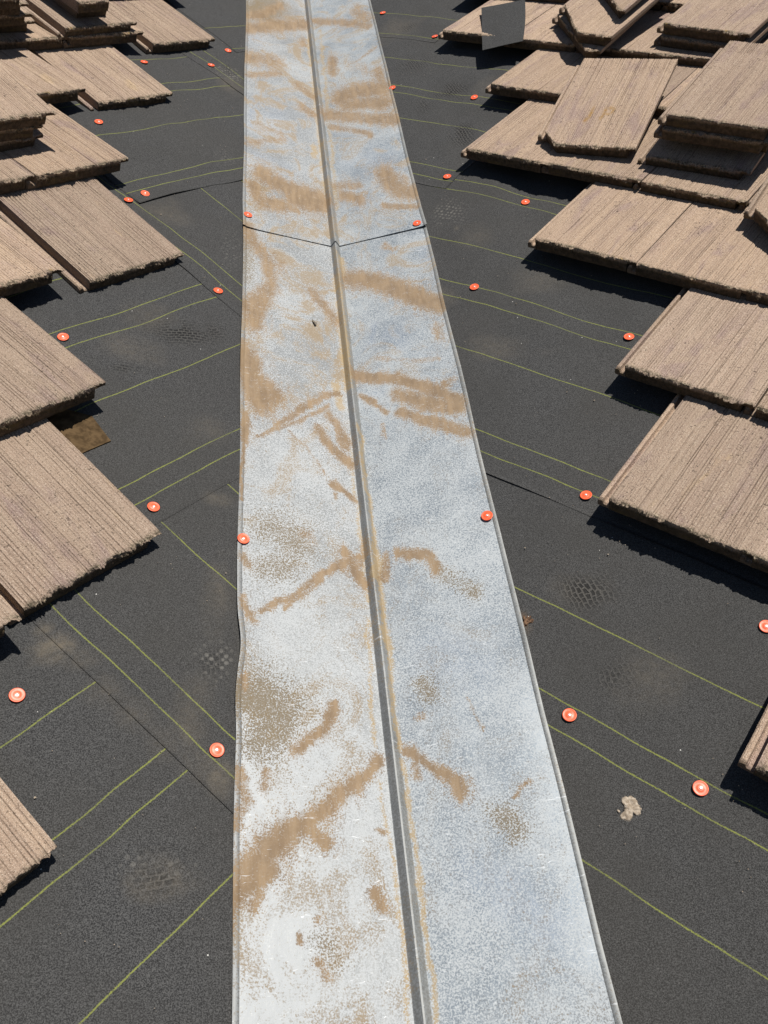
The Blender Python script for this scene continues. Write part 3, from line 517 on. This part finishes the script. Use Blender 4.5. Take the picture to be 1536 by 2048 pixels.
def place(side, u, v, hn, hh, label, yaw=0.0, roll=0.0, var=None, L=.42, group='brown concrete tiles left in courses on the roof', right=True):
    """u = body edge (right edge when right), v = nose, hn/hh = underside height at nose and tail"""
    _k[0] += 1; rs = random.Random(_k[0] * 7 + 3)
    me = VAR[(_k[0] * 5 + 2) % 7] if var is None else SPEC[var]
    Wd = .2990 if var != 'half' else .125
    eu, ev, n = (Vector(a[side]) for a in (EU, EV, N))
    F = Matrix((eu, ev, n)).transposed().to_4x4()
    if right: u = u - Wd * math.cos(math.radians(yaw)); v = v - Wd * math.sin(math.radians(yaw))
    o = bpy.data.objects.new('roof_tile', me); link(o)
    base = eu * u + ev * v + n * (hn + .0035)
    o.matrix_world = Matrix.Translation(base) @ F @ Matrix.Rotation(math.radians(yaw), 4, 'Z') @ Matrix.Rotation(math.atan2(hh - hn, L), 4, 'X') @ Matrix.Rotation(math.radians(roll), 4, 'Y')
    if var != 'half':
        l = bpy.data.objects.new('side_lip', LIPCUT[var] if var in LIPCUT else LIPS[_k[0] % 3]); link(l, o)
    tag(o, label, 'roof tile', group)
    return o
HN = .0425
HT = .0060
ORD = ['first', 'second', 'third', 'fourth', 'fifth', 'sixth', 'seventh']
CRS = ['lowest', 'second lowest', 'third', 'fourth', 'fifth', 'sixth', 'seventh', 'topmost']
SPECIAL = {('l', 0, 0): 'brown ribbed tile alone at the lower left edge of the photo, no tile near it',
 ('l', 1, 0): 'large near brown tile with a purple streak, nose beside an orange cap',
 ('l', 2, 0): 'brown tile on the left whose corner shades a bare brown board',
 ('l', 3, 0): 'brown tile lying low on the felt, a gap and bare side lip at its left',
 ('r', 0, 0): 'tile corner with bare side lip at the right photo edge, below all others',
 ('r', 1, 0): 'lowest full brown tile on the right, pale side lip facing the metal, long shadow',
 ('r', 2, 0): 'brown tile on the right whose lip ends near an orange cap, second full one up',
 ('r', 3, 0): 'sunlit brown tile at the left end of the wide pair on the right slope',
 ('r', 4, 0): 'brown tile with its left corner nearest the metal joint, fifth right course',
 ('r', 5, 0): 'brown tile partly under the tilted cut-corner tile, its lip facing the metal',
 ('r', 6, 0): 'brown tile with a scrap of black felt draped over it at the top right',
 ('l', 6, 0): 'brown tile lying low at the top left, its corner nearest the metal',
 ('l', 5, 0): 'brown tile lying low on the left, upper part in the shadow of a pile'}
def lab(side, r, i):
    if (side, r, i) in SPECIAL: return SPECIAL[(side, r, i)]
    return 'brown ribbed tile, %s from the metal in the %s %s course' % (ORD[min(i, 6)], CRS[r], 'left' if side == 'l' else 'right')
# left slope: v of the noses, right body edges from the metal outward; dropped = nose resting on the felt
LROWS = [(.984, [.157, -.148], 1), (1.326, [.651, .324, .02], 1), (1.718, [.794, .490, .186, -.118], 0), (2.090, [1.31, .949, .644, .340, .036], 1),
         (2.452, [1.424, 1.121, .817, .513], 0), (2.827, [1.888, 1.553, 1.262, .958], 1), (3.137, [2.362, 2.020, 1.716, 1.412, 1.108], 1), (3.455, [2.500, 2.196, 1.892, 1.588], 0)]
for r, (v, us, drop) in enumerate(LROWS):
    for i, u in enumerate(us):
        rs = random.Random(r * 31 + i)
        if i == 0 and drop:
            vv = {1: 1.356, 3: 2.069, 5: 2.810, 6: 3.129}.get(r, v)
            place(-1, u, vv, .0015, .001, lab('l', r, i))
        elif (r, i) == (5, 2): place(-1, u, v - .01, .058, .020, 'brown tile turned askew at the left edge, its grooves running against its neighbours', yaw=8)
        else: place(-1, u, v + (0 if i < 1 else rs.uniform(-.003, .003)), HN, HT, lab('l', r, i), yaw=rs.uniform(-.3, .3))
RROWS = [(1.015, [-.146, .158]), (1.390, [-.598, -.304, .000]), (1.757, [-.749, -.445, -.141, .163]), (2.112, [-1.199, -.898, -.612, -.308]),
         (2.455, [-1.655, -1.357, -1.055, -.751, -.447]), (2.842, [-1.809, -1.505, -1.201, -.897, -.593]), (3.167, [-2.240, -1.936, -1.656, -1.381, -1.062, -.757]),
         (3.53, [-2.40, -2.096, -1.79, -1.485, -1.18, -.875])]
for r, (v, us) in enumerate(RROWS):
    for i, u in enumerate(us):
        rs = random.Random(r * 17 + i + 500)
        place(1, u, v + rs.uniform(-.003, .003), HN, HT, lab('r', r, i), yaw=rs.uniform(-.3, .3), right=False)
G1 = 'loose tiles piled on the courses'
# right slope piles
place(1, -1.088, 2.548, .064, .080, 'bottom tile of the near right pile, shaded with lit crumbs along its edge', yaw=1.7, group=G1, right=False)
place(1, -1.060, 2.640, .101, .117, 'tile set back inside the near right pile, nearly hidden in shade', yaw=2.0, group=G1, right=False)
place(1, -1.057, 2.576, .138, .154, 'tile under the top one of the near right pile, nose in deep shade', yaw=1.0, group=G1, right=False)
place(1, -1.050, 2.582, .175, .182, 'top tile of the near right pile, a broad sunlit slab with ribbed head', yaw=.2, group=G1, right=False)
place(1, -1.368, 3.222, .0725, .0725, 'middle tile of the far right pile in the top corner', yaw=-4.2, group=G1, right=False)
place(1, -1.365, 3.232, .1100, .1100, 'top tile of the far right pile, sunlit, with an ochre fleck', yaw=-4.5, group=G1, right=False)
o = place(1, -1.422, 2.516, .068, .125, 'tilted loose tile with a cut lower left corner and faded ochre marks', var='cutA', yaw=9.4, roll=-1.0, group=G1, right=False)
place(1, -1.812, 3.092, .076, .085, 'under tile of the crossed pair at the top right, only its tip showing', yaw=-3, var='cutD', group=G1, right=False)
place(1, -1.785, 3.126, .1135, .1225, 'upper tile of the crossed pair at the top right with a long cut corner', yaw=-5, var='cutB', group=G1, right=False)
place(1, -1.790, 3.232, .151, .162, 'small cut tile end lying on the crossed pair at the top edge', yaw=-5, var='cutC', group=G1, right=False)
place(1, -.700, 2.140, .072, .088, 'cut tile end poking in from the right edge over the wide sunlit pair', yaw=2, var='cutC', group=G1, right=False)
place(1, -.372, 1.630, .070, .085, 'tile tip poking in at the right edge above the lowest full right tile', yaw=2, var='cutC', group=G1, right=False)
# left slope piles
place(-1, 1.245, 2.600, .062, .078, 'bottom tile of the pile of three at the left edge', yaw=1, group=G1)
place(-1, 1.235, 2.590, .097, .115, 'middle tile of the pile of three at the left edge', yaw=-1, group=G1)
place(-1, 1.268, 2.582, .134, .152, 'top tile of the pile of three at the left edge, sunlit crumbly nose', yaw=0, group=G1)
place(-1, 1.998, 3.150, .070, .075, 'wide loose tile half in shade on the upper left courses', yaw=2.0, group=G1)
place(-1, 1.905, 3.200, .107, .112, 'tile in shade under the narrow cut tile at the top left', yaw=3, var='half', group=G1)
place(-1, 1.878, 3.156, .144, .149, 'narrow cut tile on top of the upper left pile by the frame edge', yaw=3.4, var='half', group=G1)
for i, (u, v) in enumerate(((1.62, 3.19), (1.59, 3.16), (1.57, 3.15), (1.54, 3.11))):
    place(-1, u, v, .074 + .037 * i, .078 + .037 * i, 'brown tile in the top left corner pile, %s from its bottom' % ORD[i], yaw=(-2, 1, -1, 2)[i], group=G1)

# ---------------------------------------------------------------- orange cap nails
def lathe(name, prof, mat, seg=40, wob=0):
    V = []; m = len(prof)
    for i in range(seg):
        a = 2 * math.pi * i / seg
        for r_, z in prof: V.append((r_ * math.cos(a), r_ * math.sin(a), z))
    F = [(i * m + k, ((i + 1) % seg) * m + k, ((i + 1) % seg) * m + k + 1, i * m + k + 1) for i in range(seg) for k in range(m - 1)]
    return mesh_np(name, V, F, mat, True)
CAPM = lathe('plastic_cap', [(.0126, 0), (.0129, .0004), (.0126, .0009), (.0118, .0011), (.0108, .0009), (.0098, .0007), (.0060, .0008), (.0050, .0012), (.0040, .0013), (.0001, .0012)], M_CAP)
HEADM = lathe('nail_head', [(.0027, .0010), (.0027, .0018), (.0023, .0021), (.0008, .0021), (.0001, .0018)], M_NAIL, 24)
CAPLAB = ['orange capped nail on the dusty diagonal felt at the lower left beside the metal', 'large orange capped nail nearest the left edge of the photo', 'orange capped nail just right of the large near left tile corner',
 'orange capped nail half hidden by the edge of a left tile', 'orange capped nail on the felt between the lone low tile and the metal', 'orange capped nail at the cut corner of the wavy felt, left one of a pair',
 'orange capped nail on the wavy felt sheet, right one of the pair', 'orange capped nail alone beside the long left tile edge, below a single green line', 'orange capped nail close to the low tile in the sixth left course',
 'orange capped nail beside the light boot print at the upper left', 'orange capped nail at the corner of the topmost left felt sheet', 'orange capped nail at the lower right nearest the metal between green lines',
 'orange capped nail at the lower right touching a green line above the mortar lump', 'orange capped nail cut by the right edge of the photo', 'orange capped nail by the lip of the lowest full right tile',
 'orange capped nail by the lip of the third course right tile', 'orange capped nail on a green line right of the metal below the joint', 'orange capped nail on a green line below the wide tile shadow on the right',
 'orange capped nail at the square felt corner on the right', 'orange capped nail by the lip of the sixth course right tile', 'orange capped nail half under the right edge of the upper metal',
 'orange capped nail beside the metal at the top of the photo', 'orange capped nail peeping from under the lip of the topmost right tile']
def cap(side, t, w_, h, label, rz, tilt=(0, 0)):
    F = Matrix((Vector(PD[side]), Vector(VD), Vector(N[side]))).transposed().to_4x4()
    o = bpy.data.objects.new('capped_nail', None); o.empty_display_size = .02; link(o)
    o.matrix_world = Matrix.Translation(Vector(P_tw(side, t, w_, h))) @ F @ Matrix.Rotation(tilt[0], 4, 'X') @ Matrix.Rotation(tilt[1], 4, 'Y') @ Matrix.Rotation(rz, 4, 'Z')
    a = link(bpy.data.objects.new('plastic_cap', CAPM), o); b = link(bpy.data.objects.new('nail_head', HEADM), o)
    b.location = (.0004, -.0003, 0)
    tag(o, label, 'capped nail', 'orange capped nails holding down the felt and metal')
rr = random.Random(5)
for i, (sd, t, w_) in enumerate(DATA['NAILS']):
    h = float(wrinkle(sd, np.array(t), np.array(w_))) + .0050
    cap(sd, t, w_, h, CAPLAB[i], rr.uniform(0, 6), (rr.uniform(-.10, .10), rr.uniform(-.10, .10)))
FL = ['orange capped nail on the left edge of the lower metal', 'orange capped nail across the right edge of the lower metal with a torn shred', 'orange capped nail at the left corner of the lapped metal end', 'orange capped nail at the right corner of the lapped metal end']
for i, (sd, t, w_) in enumerate(DATA['FNAILS']):
    cap(sd, t, w_, .0125 if i < 2 else .0145, FL[i], rr.uniform(0, 6), (0.05, -.06 * sd))

# ---------------------------------------------------------------- small things
def on(side, u, v, h): return np.asarray(u)[..., None] * EU[side] + np.asarray(v)[..., None] * EV[side] + np.asarray(h)[..., None] * N[side]
def lump(name, side, u, v, rx, ry, rz_, seed, mat, label, cat, h0=.004, n=48, spiky=.5):
    a = np.linspace(0, 2 * math.pi, n, endpoint=False); q = np.linspace(0, 1, 12)
    A, Q = np.meshgrid(a, q, indexing='ij')
    rad = 1 + spiky * fbm(np.cos(A) * 2.2 + seed, np.sin(A) * 2.2, 4)
    X = u + rx * np.cos(A) * Q * rad; Y = v + ry * np.sin(A) * Q * rad
    H = h0 + rz_ * np.clip(1 - Q ** 4, 0, 1) * (.6 + .9 * fbm(X * 120 + seed, Y * 120, 4))
    H = np.where(Q > .98, h0 - .002, H)
    V = on(side, X, Y, H).reshape(-1, 3); I = np.arange(n * 12).reshape(n, 12); J = np.roll(I, -1, 0)
    F = np.stack([I[:, :-1], J[:, :-1], J[:, 1:], I[:, 1:]], -1).reshape(-1, 4)
    return tag(link(bpy.data.objects.new(name, mesh_np(name, V, F, mat, False))), label, cat)
lump('mortar_lump', 1, *DATA['MORTAR'], .0140, .0160, .0038, 3.3, M_MORTAR, 'pale flat lump of mortar lying on the felt at the lower right', 'debris', spiky=1.0)
lump('mortar_crumb', 1, *DATA['BIT'], .0028, .0022, .002, 9.1, M_MORTAR, 'tiny pale crumb beside the mortar lump', 'debris', n=14)
lump('dirt_clump', 1, *DATA['CLUMP'], .010, .016, .004, 6.3, M_DIRT, 'rusty brown clump of dirt against the right edge of the lower metal', 'debris', h0=.003, spiky=1.3)
# curled dry leaf on the metal
t0, w0 = DATA['LEAF']; q = np.linspace(0, 1, 26); a = np.linspace(-1, 1, 9)
Q, A = np.meshgrid(q, a, indexing='ij'); wid = .0042 * np.sin(np.clip(Q * 1.1, 0, 1) * math.pi) ** .8 * np.clip(1.6 - Q, 0, 1) + .0005
tl = t0 - .014 + .030 * Q; wl = w0 + .0035 - .0045 * Q + A * wid + .002 * np.sin(Q * 5); hl = .0105 + .004 * (A ** 2) * (1 - Q) + .0015 * np.sin(Q * 7) + .0015 * fbm(Q * 9, A * 3, 2)
V = P_tw(-1, tl, wl, hl).reshape(-1, 3); Vb = P_tw(-1, tl, wl, hl - .0008).reshape(-1, 3)
F = np.concatenate([grid_faces(26, 9), grid_faces(26, 9, 234, True)])
tag(link(bpy.data.objects.new('dry_leaf', mesh_np('dry_leaf', np.concatenate([V, Vb]), F, M_LEAF, True))), 'small dark curled dry leaf on the lower metal left of the rib', 'leaf')
# brown board showing beside the near left tile
pt = np.array(DATA['PATCH']); lo, hi = pt.min(0), pt.max(0)
B_ = np.array([pt[0], pt[1], pt[2], pt[3], pt[4]]); na, nb_ = 22, 22
S_, T2 = np.meshgrid(np.linspace(0, 1, na), np.linspace(0, 1, nb_), indexing='ij')
c00, c10, c11, c01 = B_[0], B_[1], B_[2], (B_[3] + B_[4]) / 2
Pq = (1 - S_)[..., None] * ((1 - T2)[..., None] * c00 + T2[..., None] * c01) + S_[..., None] * ((1 - T2)[..., None] * c10 + T2[..., None] * c11)
tq, wq = uv2tw(-1, Pq[..., 0], Pq[..., 1]); Hq = wrinkle(-1, tq, wq) + .0050
V = P_tw(-1, tq, wq, Hq).reshape(-1, 3); Vb = P_tw(-1, tq, wq, Hq - .006).reshape(-1, 3)
I = np.arange(na * nb_).reshape(na, nb_); off = na * nb_; F = [grid_faces(na, nb_, 0, False)]
for ln in (I[0], I[-1], I[:, 0], I[:, -1]): F.append(np.stack([ln[:-1], ln[1:], ln[1:] + off, ln[:-1] + off], 1))
tag(link(bpy.data.objects.new('brown_board', mesh_np('brown_board', np.concatenate([V, Vb]), np.concatenate(F), M_BROWN))), 'brown weathered board showing in a gap of the felt beside the near left tile', 'board')
# scrap of felt draped over the top right tile
fb = DATA['FAB']; c = [np.array(x) for x in fb]
S_, T2 = np.meshgrid(np.linspace(0, 1, 28), np.linspace(0, 1, 40), indexing='ij')
Pq = (1 - S_)[..., None] * ((1 - T2)[..., None] * c[0] + T2[..., None] * c[3]) + S_[..., None] * ((1 - T2)[..., None] * c[1] + T2[..., None] * c[2])
Hq = Pq[..., 2] + .004 + .004 * fbm(S_ * 2.2, T2 * 2.5, 2) + .006 * (1 - T2) ** 3 * (S_ - .3)
Pu = Pq[..., 0] + .006 * np.sin(T2 * 3.1) * (S_ > .5) * S_; Pv = Pq[..., 1]
V = on(1, Pu, Pv, Hq).reshape(-1, 3); Vb = on(1, Pu, Pv, Hq - .0015).reshape(-1, 3); na, nb_ = S_.shape
I = np.arange(na * nb_).reshape(na, nb_); off = na * nb_; F = [grid_faces(na, nb_, 0, True), grid_faces(na, nb_, off, False)]
for ln in (I[0], I[-1], I[:, 0], I[:, -1]): F.append(np.stack([ln[:-1], ln[1:], ln[1:] + off, ln[:-1] + off], 1))
me = mesh_np('felt_scrap', np.concatenate([V, Vb]), np.concatenate(F), mat_felt('felt_scrap', [], (.95, .95, .95), marks=False), True, np.tile(np.stack([Pu, Pv], -1).reshape(-1, 2), (2, 1)))
me.set_sharp_from_angle(angle=math.radians(50))
tag(link(bpy.data.objects.new('felt_scrap', me)), 'cut scrap of grey black felt draped over the topmost right tile', 'felt scrap')

# grit knocked off the tiles, lying on the felt
rg = np.random.RandomState(11); VV = []; FF = []
ico = np.array([(1, 0, 0), (-1, 0, 0), (0, 1, 0), (0, -1, 0), (0, 0, 1), (0, 0, -1)], float)
tri = np.array([(0, 2, 4), (2, 1, 4), (1, 3, 4), (3, 0, 4), (2, 0, 5), (1, 2, 5), (3, 1, 5), (0, 3, 5)])
def near(side):
    rows = LROWS if side < 0 else RROWS; r_ = rows[rg.randint(0, 7)]; u = r_[1][0]; v = r_[0]
    return u + side * (-rg.exponential(.10) + .06) * 1.0, v + rg.normal(-.06, .09)
for i in range(420):
    side = 1 if i % 2 else -1
    if i % 3: u, v = near(side); t, w_ = uv2tw(side, u, v)
    else: t, w_ = rg.uniform(.4, 4.4), side * (.32 + rg.exponential(.45))
    if w_ * side < .31: continue
    sz = rg.uniform(.0005, .0013) * (2.0 if rg.rand() < .07 else 1)
    p = ico * sz * rg.uniform(.6, 1.3, (6, 3)); base = P_tw(side, t, w_, wrinkle(side, np.array(t), np.array(w_)) + .0045)
    FF.append(tri + 6 * len(VV)); VV.append(p + base)
tag(link(bpy.data.objects.new('grit', mesh_np('grit', np.concatenate(VV), np.concatenate(FF), M_MORTAR))), 'fine tile grit and crumbs scattered over the black felt', 'grit', kind='stuff')
